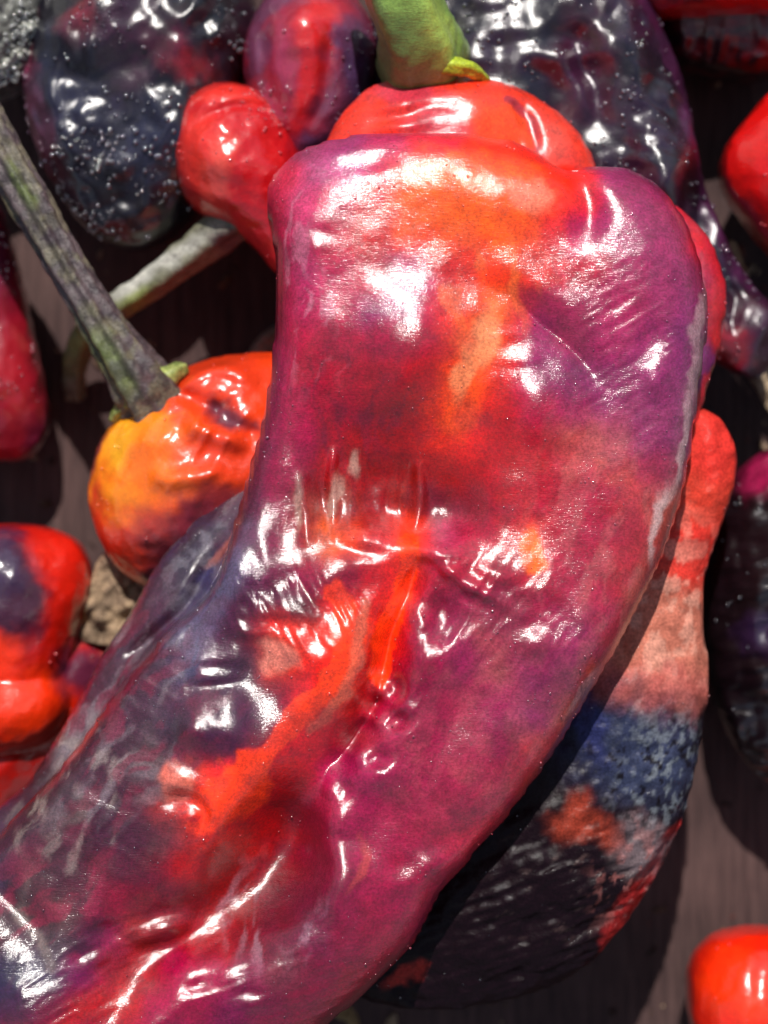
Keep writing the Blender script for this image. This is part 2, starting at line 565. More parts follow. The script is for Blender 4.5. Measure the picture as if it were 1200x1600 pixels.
# ------------------------------------------------------------------ the dark board the peppers lie on
def make_ground():
    m = bpy.data.materials.new('weathered_wood'); m.use_nodes = True
    t = m.node_tree; b = t.nodes['Principled BSDF']
    tc = node(t, 'ShaderNodeTexCoord')
    mp = node(t, 'ShaderNodeMapping'); mp.inputs['Scale'].default_value = (900, 60, 300); mp.inputs['Rotation'].default_value = (0, 0, math.radians(-6))
    t.links.new(tc.outputs['Object'], mp.inputs['Vector'])
    n1 = node(t, 'ShaderNodeTexNoise', Scale=1.0, Detail=6.0, Roughness=0.7, Distortion=0.3)
    t.links.new(mp.outputs[0], n1.inputs['Vector'])
    n2 = node(t, 'ShaderNodeTexNoise', Scale=40.0, Detail=4.0)
    t.links.new(tc.outputs['Object'], n2.inputs['Vector'])
    r = node(t, 'ShaderNodeValToRGB')
    r.color_ramp.elements[0].position = 0.35; r.color_ramp.elements[0].color = (0.022, 0.012, 0.013, 1)
    r.color_ramp.elements[1].position = 0.72; r.color_ramp.elements[1].color = (0.120, 0.068, 0.062, 1)
    ad = node(t, 'ShaderNodeMath', operation='MULTIPLY_ADD'); ad.inputs[1].default_value = 0.45; 
    t.links.new(n2.outputs['Fac'], ad.inputs[0]); 
    mm = node(t, 'ShaderNodeMath', operation='MULTIPLY'); mm.inputs[1].default_value = 0.55
    t.links.new(n1.outputs['Fac'], mm.inputs[0]); t.links.new(mm.outputs[0], ad.inputs[2])
    t.links.new(ad.outputs[0], r.inputs['Fac']); t.links.new(r.outputs['Color'], b.inputs['Base Color'])
    b.inputs['Roughness'].default_value = 0.7
    b.inputs['Specular IOR Level'].default_value = 0.2
    bp = node(t, 'ShaderNodeBump', Strength=0.8, Distance=0.0005)
    t.links.new(n1.outputs['Fac'], bp.inputs['Height']); t.links.new(bp.outputs[0], b.inputs['Normal'])
    W = np.array([[-2, -2, 0], [2, -2, 0], [2, 2, 0], [-2, 2, 0]], float)
    o = part('ground', W, [[0, 1, 2, 3]], m, None, flat=True)
    o['kind'] = 'structure'
make_ground()

# ------------------------------------------------------------------ the big pepper in front
Z = 470
def lower(pts, k=1.024):
    return [(600 + (x - 600) * k, 800 + (y - 800) * k) for x, y in pts]
main_shells = [
    ([(440, 262), (468, 240), (520, 223), (600, 217), (700, 216), (780, 223), (828, 238), (862, 264), (888, 272), (930, 262), (985, 272), (1030, 300), (1062, 345), (1085, 400),
      (1097, 460), (1098, 525), (1088, 595), (1080, 660), (1070, 730), (1054, 800), (1028, 872), (995, 945), (955, 1020), (912, 1092), (865, 1168), (808, 1248), (745, 1322), (695, 1378), (662, 1440),
      (635, 1482), (585, 1530), (515, 1590), (430, 1660), (300, 1740), (150, 1800), (0, 1820), (-130, 1780), (-190, 1660), (-170, 1520), (-90, 1400), (10, 1290), (110, 1180), (190, 1070),
      (262, 985), (325, 925), (352, 870), (372, 800), (393, 725), (412, 650), (426, 565), (431, 480), (430, 400), (419, 340), (419, 292)], 470, 150, 110, (0, 0), 190, 0.46, 6.0),
    (lower([(400, 755), (345, 778), (290, 828), (243, 885), (203, 958), (160, 1022), (125, 1088), (88, 1152), (45, 1220), (-5, 1262), (-60, 1320), (-60, 1420), (100, 1400), (300, 1200), (420, 1000), (450, 850)]), 385, 88, 80, (0, 0), 80),
    (lower([(900, 320), (1000, 305), (1048, 318), (1090, 350), (1120, 400), (1133, 458), (1127, 530), (1107, 600), (1090, 665), (1082, 740), (1060, 820), (1000, 880), (930, 700), (880, 450)]), 385, 85, 90, (0, 0), 70),
    (lower([(505, 240), (520, 200), (548, 162), (590, 131), (660, 121), (740, 122), (800, 136), (832, 170), (838, 230), (820, 300), (700, 400), (560, 380), (500, 300)]), 385, 82, 100, (0, 0), 60),
    (lower([(745, 135), (790, 126), (838, 148), (888, 184), (917, 222), (934, 262), (935, 330), (880, 400), (780, 380), (740, 250)]), 360, 80, 85, (0, 0), 50),
]
crease = [(646, 862), (642, 890), (632, 930), (612, 980), (598, 1040), (588, 1100), (555, 1150), (515, 1190), (498, 1250)]
main_feats = [
    # shoulder and upper bulges
     ('g', 640, 555, 85, 85, 0, 40), ('g', 485, 430, 45, 120, 0, 12), ('g', 760, 320, 90, 60, 10, 14),
    ('g', 965, 420, 90, 150, 10, 7), ('g', 830, 650, 60, 60, 0, 22),
    ('r', [(888, 255), (893, 300), (905, 350), (880, 410)], 26, -16),
    ('r', [(700, 430), (760, 458), (800, 480), (855, 530), (915, 600), (950, 640)], 24, -8), ('c', [(790, 475), (850, 525), (915, 602)], 8, -8),
    ('r', [(740, 420), (800, 440), (880, 500), (940, 580)], 30, 6),
    # the hollow in the middle and its lower lip
    ('g', 600, 785, 130, 62, 2, -62), ('g', 600, 700, 150, 90, 0, -34),
    ('g', 700, 800, 50, 40, 0, -22),
    ('g', 575, 862, 70, 34, -8, 15), ('g', 700, 875, 80, 38, 20, 15), 
    ('r', [(530, 700), (522, 760), (520, 830)], 9, 12), ('r', [(655, 720), (650, 780), (640, 830)], 10, 14), ('r', [(480, 720), (478, 800), (485, 860)], 9, 8),
    # crease running down to the deep valley
    ('c', crease, 16, -26), ('r', crease, 30, -24),
    ('r', [(700, 900), (680, 960), (665, 1030), (645, 1090), (620, 1140), (565, 1190), (535, 1240)], 44, 13),
    ('g', 672, 1000, 50, 55, 0, 26), ('g', 636, 1110, 46, 50, 20, 12), ('g', 598, 1196, 42, 28, 20, 18), ('g', 545, 1250, 34, 34, 0, 16), ('g', 700, 885, 60, 14, 30, 14), ('g', 740, 915, 50, 12, 30, 12), ('g', 580, 850, 50, 16, 0, 14), ('g', 690, 860, 44, 14, 20, 14), ('g', 700, 950, 30, 20, 20, -8), ('w', 150, 16, 2.5, (670, 950, 70, 80)),
    ('g', 820, 960, 130, 150, 0, 22), ('g', 825, 990, 40, 40, 0, 12), 
    # orange fold left of the crease
    ('r', [(545, 900), (545, 960), (520, 1040), (455, 1120), (400, 1190), (340, 1280), (280, 1340)], 36, 20),
    ('r', [(600, 880), (590, 960), (560, 1040), (530, 1110)], 18, 10),
    ('g', 585, 1010, 22, 40, 20, 8),
    # left bulges
    ('r', [(380, 1000), (420, 960), (470, 935), (520, 900), (560, 870)], 26, 12), ('r', [(370, 960), (430, 925), (500, 885)], 24, -5),
    ('g', 480, 1000, 45, 50, 30, 26), ('r', [(300, 1040), (350, 1025), (400, 1020)], 24, 8), ('g', 362, 1125, 62, 56, 20, 42), ('g', 318, 1120, 24, 24, 0, 12),
    ('r', [(300, 1065), (350, 1055), (420, 1045)], 16, -5),
    ('g', 390, 900, 40, 60, 0, 16), ('r', [(372, 800), (360, 880), (310, 950), (230, 1040), (170, 1120)], 16, 14), ('r', [(345, 850), (300, 930), (230, 1000), (180, 1050)], 14, -22),
    ('r', [(250, 1240), (300, 1230), (330, 1250), (310, 1300)], 14, -16), ('g', 290, 1200, 40, 30, 0, 16),
    # valley bottom left
    ('r', [(500, 1180), (470, 1260), (430, 1340), (370, 1400), (300, 1450), (200, 1510), (60, 1600)], 70, -76),
    ('g', 450, 1290, 80, 100, 30, -22), ('g', 340, 1240, 60, 60, 0, 18),
    ('r', [(620, 1250), (560, 1330), (500, 1410), (400, 1470), (320, 1500), (230, 1560), (120, 1640)], 80, 30),
    ('r', [(530, 1200), (520, 1280), (540, 1340), (500, 1420)], 30, 20),
    ('g', 310, 1500, 60, 36, -30, 26), ('g', 250, 1570, 50, 30, -30, 16),
    ('g', 90, 1550, 110, 80, -20, 36), ('r', [(0, 1330), (50, 1400), (100, 1440)], 26, -18),
    ('r', [(330, 1400), (250, 1440), (180, 1420)], 18, 14),
    ('g', 700, 1290, 60, 30, -35, -10), ('g', 650, 1340, 40, 20, -20, 9), ('g', 700, 1180, 80, 60, -30, 12),
    # cap behind the fold
    ('g', 625, 160, 34, 16, -10, 12), ('g', 630, 195, 40, 12, -5, 12), ('r', [(560, 190), (620, 175), (680, 165), (740, 170)], 10, -4), ('r', [(805, 150), (832, 185), (838, 235)], 11, -10), ('g', 750, 160, 60, 40, 0, 10),
    # overall unevenness
    ('n', 130, 3.5, None), ('n', 40, 0.7, None), ('n', 60, 1.5, (700, 1000, 300, 260)), ('w', 35, 16, 3, (720, 960, 160, 110)), ('w', 35, 14, 4, (600, 1120, 70, 90)), ('w', 120, 30, 2.2, (180, 1150, 170, 190)),
    ('w', -30, 13, 5, (470, 950, 120, 70)), ('w', 60, 12, 1.5, (980, 560, 110, 140)), ('w', 60, 14, 2.5, (100, 1500, 140, 90)), ('w', 70, 14, 2, (380, 1480, 200, 110)), ('w', 0, 14, 4, (570, 790, 130, 60)),
    ('t', (455, 790, 35, 60, .04, .02), (530, 775, 30, 40, .04, .02), (610, 790, 50, 28, .04, .02), (690, 790, 40, 40, .04, .02), (800, 795, 50, 45, .04, .02), (820, 815, 100, 95, .02, .05), (860, 985, 60, 50, 0, .05), (660, 355, 220, 90, .02, .02), (640, 430, 60, 24, .02, .12), (650, 1330, 34, 18, .02, .05), (140, 1290, 60, 45, .04, .02), (200, 1240, 50, 40, .04, .02), (235, 1430, 50, 18, .04, .02), (110, 1330, 50, 40, .04, .02), (760, 960, 40, 30, .04, .02)),
    ('t', (558, 265, 45, 20, .02, .345), (500, 392, 18, 16, .02, .345), (635, 484, 26, 20, .02, .345), (820, 612, 15, 15, .02, .345), (575, 842, 48, 22, .02, .345), (685, 862, 44, 20, .02, .345), (745, 898, 40, 15, .02, .345), (655, 962, 38, 42, .02, .345), (605, 1065, 20, 18, .02, .345), (605, 1110, 26, 15, .02, .345), (575, 1165, 24, 14, .02, .345), (530, 1215, 18, 14, .02, .345), (500, 1005, 18, 32, .02, .345), (365, 1105, 26, 40, .02, .345), (345, 1040, 42, 13, .02, .345), (425, 972, 42, 14, .02, .345), (322, 1118, 14, 14, .02, .345), (390, 880, 22, 42, .02, .345), (800, 560, 28, 18, .02, .345), (1005, 570, 22, 40, .02, .345), (820, 985, 28, 22, .02, .345), (60, 1485, 42, 26, .02, .345), (160, 1467, 22, 12, .02, .345), (310, 1495, 34, 20, .02, .345), (272, 1465, 16, 12, .02, .345), (400, 1525, 20, 14, .02, .345), (658, 960, 34, 44, .02, .345), (655, 965, 26, 30, .02, .345), (608, 1065, 22, 20, .02, .345), (608, 1112, 26, 16, .02, .345), (578, 1168, 26, 16, .02, .345), (532, 1218, 20, 16, .02, .345), (690, 864, 44, 16, .02, .345), (575, 842, 44, 16, .02, .345), (745, 898, 34, 16, .02, .345)),
]
CR, DP, MG, OR, RD, SAL, TAN, GL, PK = 'a8153c', '4a1530', '8c2a5c', 'f04408', 'cc1c10', 'c8604e', 'b08070', '857a90', 'bc4870'
MAIN_PIGMENT_AND_SHEEN = """240 440:9a3858 480:8a4460 540:9c4070 600:b03a60 680:d83048 760:e83a28 830:e03020
290 440:c03450 500:b04a78 560:a84474 620:c03858 680:f04818 740:f8500a 800:e85424 860:f03c18 900:e83414 940:883060 1000:7c3050
340 430:b02040 470:c04870 530:b83058 590:c82c38 640:e84014 700:ff5008 760:f85010 800:e86840 860:f0441a 900:d02828 950:9c2054 1000:8c2058 1040:903048
390 435:a81c40 480:b83c68 530:b82848 580:c82c20 640:f04010 700:ff5008 760:f04c0c 800:dc5028 850:c03038 900:a02058 960:982060 1020:8c3058 1080:e03010 1115:c01010
440 440:b02444 480:b03464 540:a82850 590:b82440 640:a03868 700:d03020 760:e8480e 800:c84028 850:cc1c10 900:b01838 960:a01c58 1020:8c3060 1070:882858 1120:b81010
490 445:a42044 480:a82c58 540:a8204c 590:8c2c60 640:903868 690:c02430 730:f05810 770:e86830 810:a82040 860:a02050 900:9c1c50 960:a81c54 1020:a02060 1065:702468 1120:b01018
540 440:a02450 480:a8143c 540:a8163c 600:98183c 650:a01c38 700:d83c18 740:e87c48 780:c82818 830:8c2458 880:9c3054 940:a01c58 1000:9c2468 1060:6c2468
590 430:902450 480:a81038 540:a81434 600:a4142c 660:b81c20 700:ec5418 740:f05c14 780:c81c14 830:902860 890:80285c 950:8c2864 1010:882464 1060:702464
640 420:802448 470:a01444 530:a01434 590:981828 640:a8181c 690:e44810 730:e8400a 780:b81820 830:a01840 890:942050 950:882460 1010:78245c 1060:8a4c70
690 410:702444 460:a01448 520:a0182c 580:a0181c 640:a81414 690:d8380c 730:d0280a 780:a81420 830:a81028 890:b85850 950:a85058 1010:80285c 1050:905070
740 395:602038 440:a01448 500:a42028 560:981818 620:901414 680:a01c10 730:ac1c18 780:a81420 830:b0141c 890:b84440 950:b45048 1010:a03048 1050:a05060
790 390:4c1c38 430:8c1848 480:a04c44 530:a04c3c 580:8c1820 640:a03018 690:802030 740:883040 790:b01418 830:b01814 880:ac1418 930:a01420 980:b04840 1030:b45c50
840 375:44304c 420:801440 480:942438 510:d06420 550:dc4c14 600:b04048 640:f04c0a 690:a84060 740:a01438 790:a8142c 825:f05c0a 870:ac1018 920:98101c 970:a03838 1010:b45048
890 360:40385a 400:5c1c48 450:7c2044 500:8c1840 550:901034 600:b01430 630:f04408 680:a01838 730:a01834 780:a82830 830:c02010 870:a00c14 920:8c0c1c 970:a84038
940 340:484060 390:4c1438 440:541834 490:401828 540:ec380a 580:a81c24 620:f04008 670:901038 720:901844 780:982c48 830:880c20 880:8c0c1c 930:a03448 970:b84438
990 310:504c68 360:481838 410:5c1c34 440:e04028 480:d84434 530:ec3c0a 570:cc4820 610:e4300a 660:8c103c 710:8c204c 770:a85058 830:8c1430 880:7c285c 930:b03c3c
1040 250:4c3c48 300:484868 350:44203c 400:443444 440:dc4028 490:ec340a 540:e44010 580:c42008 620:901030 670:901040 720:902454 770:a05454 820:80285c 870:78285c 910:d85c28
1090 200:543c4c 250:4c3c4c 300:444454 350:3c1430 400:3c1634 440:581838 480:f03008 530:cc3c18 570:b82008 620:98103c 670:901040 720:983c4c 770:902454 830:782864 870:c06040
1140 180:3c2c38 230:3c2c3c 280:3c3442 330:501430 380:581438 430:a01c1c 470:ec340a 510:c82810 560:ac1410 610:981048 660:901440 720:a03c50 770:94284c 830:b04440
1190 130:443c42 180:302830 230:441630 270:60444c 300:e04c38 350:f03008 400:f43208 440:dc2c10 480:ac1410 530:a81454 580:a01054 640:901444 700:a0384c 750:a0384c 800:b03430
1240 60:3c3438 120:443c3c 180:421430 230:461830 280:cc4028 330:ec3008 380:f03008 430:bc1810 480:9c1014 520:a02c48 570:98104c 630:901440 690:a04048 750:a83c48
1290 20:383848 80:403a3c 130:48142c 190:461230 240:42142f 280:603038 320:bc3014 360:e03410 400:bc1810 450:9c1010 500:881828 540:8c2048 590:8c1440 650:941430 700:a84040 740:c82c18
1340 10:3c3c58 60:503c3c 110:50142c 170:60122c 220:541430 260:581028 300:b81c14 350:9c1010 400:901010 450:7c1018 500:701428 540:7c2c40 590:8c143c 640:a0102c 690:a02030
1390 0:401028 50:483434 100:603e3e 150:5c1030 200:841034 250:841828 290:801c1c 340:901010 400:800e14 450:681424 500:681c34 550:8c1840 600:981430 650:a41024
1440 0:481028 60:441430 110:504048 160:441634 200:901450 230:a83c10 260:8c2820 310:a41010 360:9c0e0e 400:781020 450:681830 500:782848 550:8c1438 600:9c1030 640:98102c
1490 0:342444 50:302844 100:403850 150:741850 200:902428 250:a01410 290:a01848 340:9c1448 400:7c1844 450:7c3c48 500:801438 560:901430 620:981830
1540 0:343050 50:441438 100:741438 160:a41014 210:a82414 260:981044 310:981044 370:701844 430:74143c 490:801434 560:901c34
1590 0:781030 50:a41c1c 110:b82c14 170:98143c 230:941044 300:701840 370:70143c 440:841434 510:881c34
1650 0:981028 100:a01c28 200:90103c 350:801438 450:801438"""
main_layers = [
    ('grid', MAIN_PIGMENT_AND_SHEEN, 0.9, 19),  # skin colours with salmon and grey reflections and some valley shade painted in
    # cap behind the fold
    ('capped', 'dc3018'),
    ('b', 'b83048', .8, .4, (690, 190, 60, 34, -10), (640, 140, 60, 24, 0)),
    ('b', 'f04a14', .9, .4, (780, 190, 50, 40, 0)),
    ('l', '8c2038', .8, .4, (8, [(808, 148), (836, 185), (842, 240)])),
    ('b', 'c84838', .8, .4, (870, 210, 26, 40, -30)),
    # clean edged patches and rims
    ('b', 'fa5c06', 1, .22, (825, 855, 24, 38, 8)),
    ('l', 'c81612', 1, .35, (13, [(1045, 318), (1100, 360), (1132, 455), (1125, 540), (1090, 660)])),
    ('l', 'd81c10', .9, .4, (10, [(1025, 880), (975, 1000), (915, 1090), (840, 1205), (760, 1305), (690, 1382), (650, 1460)])),
    ('b', 'd0bcb8', .65, .35, (1080, 540, 9, 100, 6), (1052, 690, 9, 80, 10), (1015, 815, 9, 60, 18), (900, 1070, 9, 44, 40)),  # pale strips along the right rim are a painted reflection
    ('l', 'f23c06', 1, .3, (13, [(638, 850), (634, 900), (622, 960), (600, 1010)]), (15, [(545, 920), (545, 980), (530, 1040), (480, 1100)])),
    ('b', 'f23208', .95, .12, (362, 1222, 70, 46, -30)), ('l', 'ee2c08', .9, .14, (17, [(540, 930), (540, 985), (520, 1045), (465, 1105), (420, 1165), (380, 1220)])),
    ('l', '94827a', .4, .7, (8, [(45, 1290), (60, 1350), (50, 1400), (90, 1440), (110, 1480)]), (9, [(140, 1215), (150, 1250), (110, 1270), (60, 1260)]), (7, [(100, 1190), (80, 1240), (90, 1290)]), (8, [(240, 1120), (250, 1180), (270, 1230)])),  # grey-beige swirls stand in for reflections at lower left
    ('l', '706c88', .3, .7, (20, [(400, 830), (370, 900), (330, 980), (280, 1060), (250, 1120)])),  # lavender streak painted as reflected sky
    ('b', 'b89484', .7, .3, (528, 775, 8, 40, 10), (468, 790, 7, 40, 0), (560, 730, 8, 18, 20)),
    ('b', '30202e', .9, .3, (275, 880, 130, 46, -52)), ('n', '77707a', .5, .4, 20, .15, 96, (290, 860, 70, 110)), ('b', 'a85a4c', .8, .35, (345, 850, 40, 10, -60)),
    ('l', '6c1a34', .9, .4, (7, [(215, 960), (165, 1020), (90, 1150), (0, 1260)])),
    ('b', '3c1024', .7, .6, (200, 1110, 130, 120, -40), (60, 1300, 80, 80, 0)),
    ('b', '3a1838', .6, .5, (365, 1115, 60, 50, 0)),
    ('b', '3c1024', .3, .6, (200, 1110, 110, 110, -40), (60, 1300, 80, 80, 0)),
    ('streak', '8c7c84', .55, .5, 125, 70, 26, .4, 201, (190, 1120, 130, 190)),  # this and the next layer paint in the smoky grey sheen
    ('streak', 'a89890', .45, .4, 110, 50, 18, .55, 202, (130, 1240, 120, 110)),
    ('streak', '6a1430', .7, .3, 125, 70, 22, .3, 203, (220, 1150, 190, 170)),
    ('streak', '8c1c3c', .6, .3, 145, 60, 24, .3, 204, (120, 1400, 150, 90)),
    ('streak', 'c8786c', .36, .3, 110, 80, 20, .25, 205, (930, 880, 120, 230)),  # this and the next layer paint in salmon reflections on the right
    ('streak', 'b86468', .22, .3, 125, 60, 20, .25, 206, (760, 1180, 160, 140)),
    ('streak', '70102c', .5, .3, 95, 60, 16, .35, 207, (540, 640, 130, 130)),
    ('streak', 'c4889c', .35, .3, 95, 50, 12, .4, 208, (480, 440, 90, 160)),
    ('streak', 'a890a0', .32, .45, 105, 50, 17, .45, 209, (440, 1400, 110, 80)),  # more grey sheen painted beside the valley
    ('streak', 'f47028', .5, .3, 80, 60, 16, .3, 210, (740, 440, 90, 150)),
    ('streak', 'ac2058', .5, .3, 60, 50, 14, .3, 211, (950, 500, 100, 160)),
    ('b', '980c40', .6, .7, (700, 1230, 130, 170, 40), (640, 1400, 80, 80, 0), (880, 880, 90, 150, 10)), ('b', '8c2450', .5, .6, (860, 1030, 80, 70, -40)),
    ('b', '8c2c54', .6, .7, (1020, 500, 90, 200, 5)),
    ('b', 'ff5c04', 1, .4, (712, 335, 95, 68, 5)), ('b', 'fa5008', .75, .4, (790, 330, 50, 40, 30), (715, 640, 30, 60, 15)), ('b', 'f0905c', .7, .3, (745, 540, 20, 42, 20), (712, 590, 15, 40, 10)),
    ('b', 'e8846c', .6, .3, (815, 330, 34, 26, 30)),
    ('l', 'ff3c06', .95, .14, (15, [(640, 850), (634, 900), (622, 960), (600, 1010), (588, 1050)]), (18, [(540, 925), (540, 985), (520, 1045), (465, 1105), (420, 1165), (380, 1220)])),
    ('b', 'ff3a06', .95, .14, (360, 1222, 66, 44, -30), (400, 1175, 44, 26, -40)), ('b', 'e8725c', .8, .2, (282, 1205, 26, 34, 0)), ('b', 'e0907c', .6, .3, (440, 1020, 26, 26, 20)),
    ('l', 'c06a50', .5, .4, (10, [(580, 940), (560, 1010), (530, 1080), (490, 1120)])),
    ('b', 'fa6008', 1, .15, (825, 858, 22, 36, 8)),
    ('b', 'b0403c', .6, .3, (560, 1330, 8, 40, 20)),
    ('n', 'c07060', .14, .5, 36, .45, 94, (800, 1120, 260, 200)),  # salmon sheen mottled into the right side
    ('n', '50102c', .4, .45, 60, .3, 97, (500, 900, 600, 700)),
]
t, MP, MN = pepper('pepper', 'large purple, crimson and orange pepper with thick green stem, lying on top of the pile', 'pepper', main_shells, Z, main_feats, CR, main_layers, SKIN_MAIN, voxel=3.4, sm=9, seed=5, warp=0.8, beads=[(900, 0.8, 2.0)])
main = t
stem_part(t, Z, 'stem', [(584, -140, 560, 50), (600, -80, 535, 54), (620, -25, 505, 57), (640, 25, 470, 58), (653, 52, 440, 62), (660, 70, 400, 70), (664, 84, 350, 76)], '8cb052',
          [('b', 'a8c458', .9, .5, (690, 50, 20, 110, -22)), ('b', '55743c', .8, .5, (630, 90, 40, 50, -10)), ('b', '5c6c48', .7, .5, (575, 30, 16, 90, -15)), ('n', '5c7a38', .4, .3, 40, .2, 3)], seed=3, ridges=5, ridge_amp=.07, nseg=60, bump=.02, mat=STEM_GREEN)  # yellow-green strip down the right is painted as the lit side
stem_part(t, Z, 'calyx', [(640, 106, 434, 8), (675, 101, 448, 12), (705, 98, 446, 14), (738, 101, 430, 12), (765, 112, 405, 5)], 'a8b830',
          [('b', 'd8c83a', .8, .4, (745, 118, 18, 8, 0)), ('b', '6a8030', .8, .4, (640, 120, 40, 10, 0))], seed=5, ridges=4, ridge_amp=.12, nseg=20, bump=.12)

# ------------------------------------------------------------------ peppers around and beneath
G = 'peppers piled around the large one'
pepper('pepper', 'long salmon red pepper fading to bluish black, tucked under the right of the large one', 'pepper',
    [([(1000, 600), (1078, 630), (1125, 655), (1150, 705), (1146, 762), (1124, 830), (1102, 895), (1097, 970), (1107, 1060), (1090, 1180), (1062, 1290), (1012, 1390), (945, 1478), (905, 1515), (850, 1545), (750, 1570), (640, 1575), (550, 1550), (530, 1470), (580, 1350), (700, 1150), (830, 900), (920, 700)], 372, 100, 362, (0, 0), 120)],
    372, [('n', 90, 8, None), ('w', 75, 14, 9, (1000, 1400, 130, 160)), ('w', 70, 18, 6, (780, 1420, 220, 150)), ('n', 26, 3, None), ('r', [(1075, 1180), (1060, 1280), (1000, 1390), (940, 1470)], 10, -14), ('g', 1080, 720, 60, 70, 0, 14), ('g', 1040, 1200, 50, 60, 0, 10), ('n', 12, 3, (1000, 1180, 130, 110))],
    '160910',
    [('b', 'cc3c2c', 1, .3, (1050, 760, 120, 170, 0)), ('b', 'c0705c', .9, .3, (1000, 990, 120, 110, 0)), ('b', 'd0302a', .8, .4, (1110, 690, 50, 60, 20), (1060, 860, 60, 40, 0)), ('n', 'd8a08c', .5, .15, 26, .15, 7, (1010, 950, 110, 160)),
     ('b', 'a8504c', .8, .4, (990, 1070, 100, 40, 0)), ('b', '242840', 1, .5, (960, 1150, 90, 70, 0)), ('b', '363c54', .8, .6, (1010, 1190, 70, 55, 0)), ('n', '7c8288', .6, .2, 11, .25, 8, (1030, 1210, 75, 100)), ('b', '8c3424', .9, .45, (890, 1275, 44, 22, 10), (930, 1290, 30, 16, 20), (885, 1250, 20, 24, 0)),
     ('b', '2c3060', .7, .3, (920, 1130, 20, 50, 0)), ('l', '8c2020', .9, .4, (16, [(1050, 1290), (1010, 1370), (940, 1470)])), ('b', '746468', .8, .4, (1000, 1320, 50, 40, 30)), ('n', '9a5c58', .7, .1, 16, .2, 12, (985, 1380, 60, 90)), ('streak', '6a5450', .4, .3, -20, 30, 10, .8, 31, (860, 1370, 110, 90)),
     ('b', 'a02c26', .9, .3, (622, 1520, 36, 14, -35)), ('n', '10080c', .9, .03, 12, .62, 13, (1000, 1200, 130, 110))],
    SKIN_WRINKLED, voxel=4.5, sm=3, seed=11, group=G, beads=[(60, 1.0, 2.2)])
pepper('pepper', 'big wrinkled blackish purple pepper with silvery shine, curving down behind the stem end', 'pepper',
    [([(640, -60), (760, -110), (900, -110), (990, -40), (1040, 60), (1072, 150), (1086, 235), (1108, 315), (1142, 392), (1172, 440), (1210, 485), (1212, 545), (1188, 590), (1150, 585), (1090, 540), (1010, 440), (900, 360), (700, 300), (590, 220), (570, 100), (585, 10)], 210, 140, 200, (0, 0), 110)],
    210, [('n', 110, 16, None), ('r', [(720, 130), (800, 105), (880, 130), (920, 220)], 22, 22), ('r', [(900, 30), (960, 120), (990, 220), (1030, 330), (1080, 420)], 40, 34), ('r', [(880, 60), (915, 150), (930, 250)], 26, -26), ('w', 20, 70, 9, None), ('w', 115, 26, 7, (1010, 230, 60, 140)), ('g', 1180, 500, 40, 40, 0, 20), ('r', [(1120, 440), (1140, 480), (1130, 540)], 10, -16), ('t', (860, 60, 150, 90, .0, .05), (900, 200, 60, 90, .35, 0), (1005, 230, 62, 120, .02, .345), (1100, 360, 30, 60, .02, .345), (835, 108, 70, 20, .02, .345), (800, 60, 40, 18, .02, .345)), ('w', 25, 28, 2.6, (1000, 240, 70, 140)), ('n', 30, .8, None)],
    '120b18', [('b', '421028', .8, .5, (900, 130, 40, 90, 10), (1150, 530, 50, 60, 0), (970, 330, 30, 40, 0)), ('l', '4a1c40', .8, .5, (16, [(960, -30), (1060, 130), (1080, 230), (1110, 330), (1170, 450)])), ('b', 'b01814', 1, .35, (1120, 560, 40, 34, 0)), ('n', '301430', .5, .5, 60, .2, 4)],
    SKIN_DARK, voxel=5, sm=5, seed=21, group=G, beads=[(1100, 1.0, 3.8)])
pepper('pepper', 'dark bluish purple pepper with red blotches and added glint beads, in the upper left', 'pepper',
    [([(75, -60), (200, -110), (370, -90), (400, 0), (392, 90), (365, 180), (335, 280), (292, 352), (222, 392), (150, 372), (92, 305), (52, 220), (38, 120), (52, 20)], 190, 150, 180, (0, 0), 80)],
    190, [('n', 80, 16, None), ('w', 0, 90, 12, None), ('r', [(330, -20), (320, 40), (300, 90)], 20, 16), ('t', (200, 60, 120, 50, 0, .05), (150, 200, 80, 70, 0, 0), (270, 220, 60, 60, .1, 0), (318, 30, 26, 22, .02, .345), (335, 72, 24, 18, .02, .345), (250, 150, 50, 40, 0, .0))],
    '100c18', [('b', '84202c', .85, .35, (150, 65, 30, 36, 20), (285, 105, 46, 30, 30), (60, 110, 12, 50, 0)), ('b', '3c1630', .8, .5, (230, 80, 80, 40, 0), (210, 140, 30, 40, 0)), ('l', '6c2c48', .8, .5, (22, [(50, 30), (46, 130), (70, 230)])), ('b', '24243c', .7, .5, (120, 170, 70, 90, 0), (250, 240, 60, 60, 0)), ('n', '0c080c', .6, .5, 60, .2, 6)],
    SKIN_DARK, voxel=5, sm=4, seed=31, group=G, beads=[(900, 0.9, 4.2), (50, 4, 5.5, (230, 290, 60, 60))])
t5, P5, N5 = pepper('pepper', 'round shiny red pepper with a knobby grey stem bending to the left', 'pepper',
    [([(274, 200), (290, 158), (335, 134), (385, 136), (425, 160), (455, 205), (475, 260), (490, 350), (480, 440), (430, 425), (400, 390), (355, 355), (312, 335), (284, 300), (274, 250)], 270, 120, 200, (0, 0), 70)],
    270, [('n', 70, 6, None), ('r', [(300, 215), (345, 190), (400, 175), (450, 190)], 9, -9), ('g', 340, 260, 50, 50, 0, 10), ('g', 360, 165, 40, 18, 0, 8), ('n', 18, 1.2, None)],
    'b80e16', [('b', 'd83024', .8, .5, (350, 150, 60, 24, 0), (320, 260, 40, 60, 0)), ('b', 'e0584a', .5, .5, (350, 290, 20, 60, 10)), ('b', 'c82430', .6, .5, (400, 380, 50, 50, 0))],
    SKIN_RED, voxel=4, sm=5, seed=41, group=G, beads=[(50, 1.2, 2.6), (40, 1.6, 3.4, (410, 170, 50, 40))])
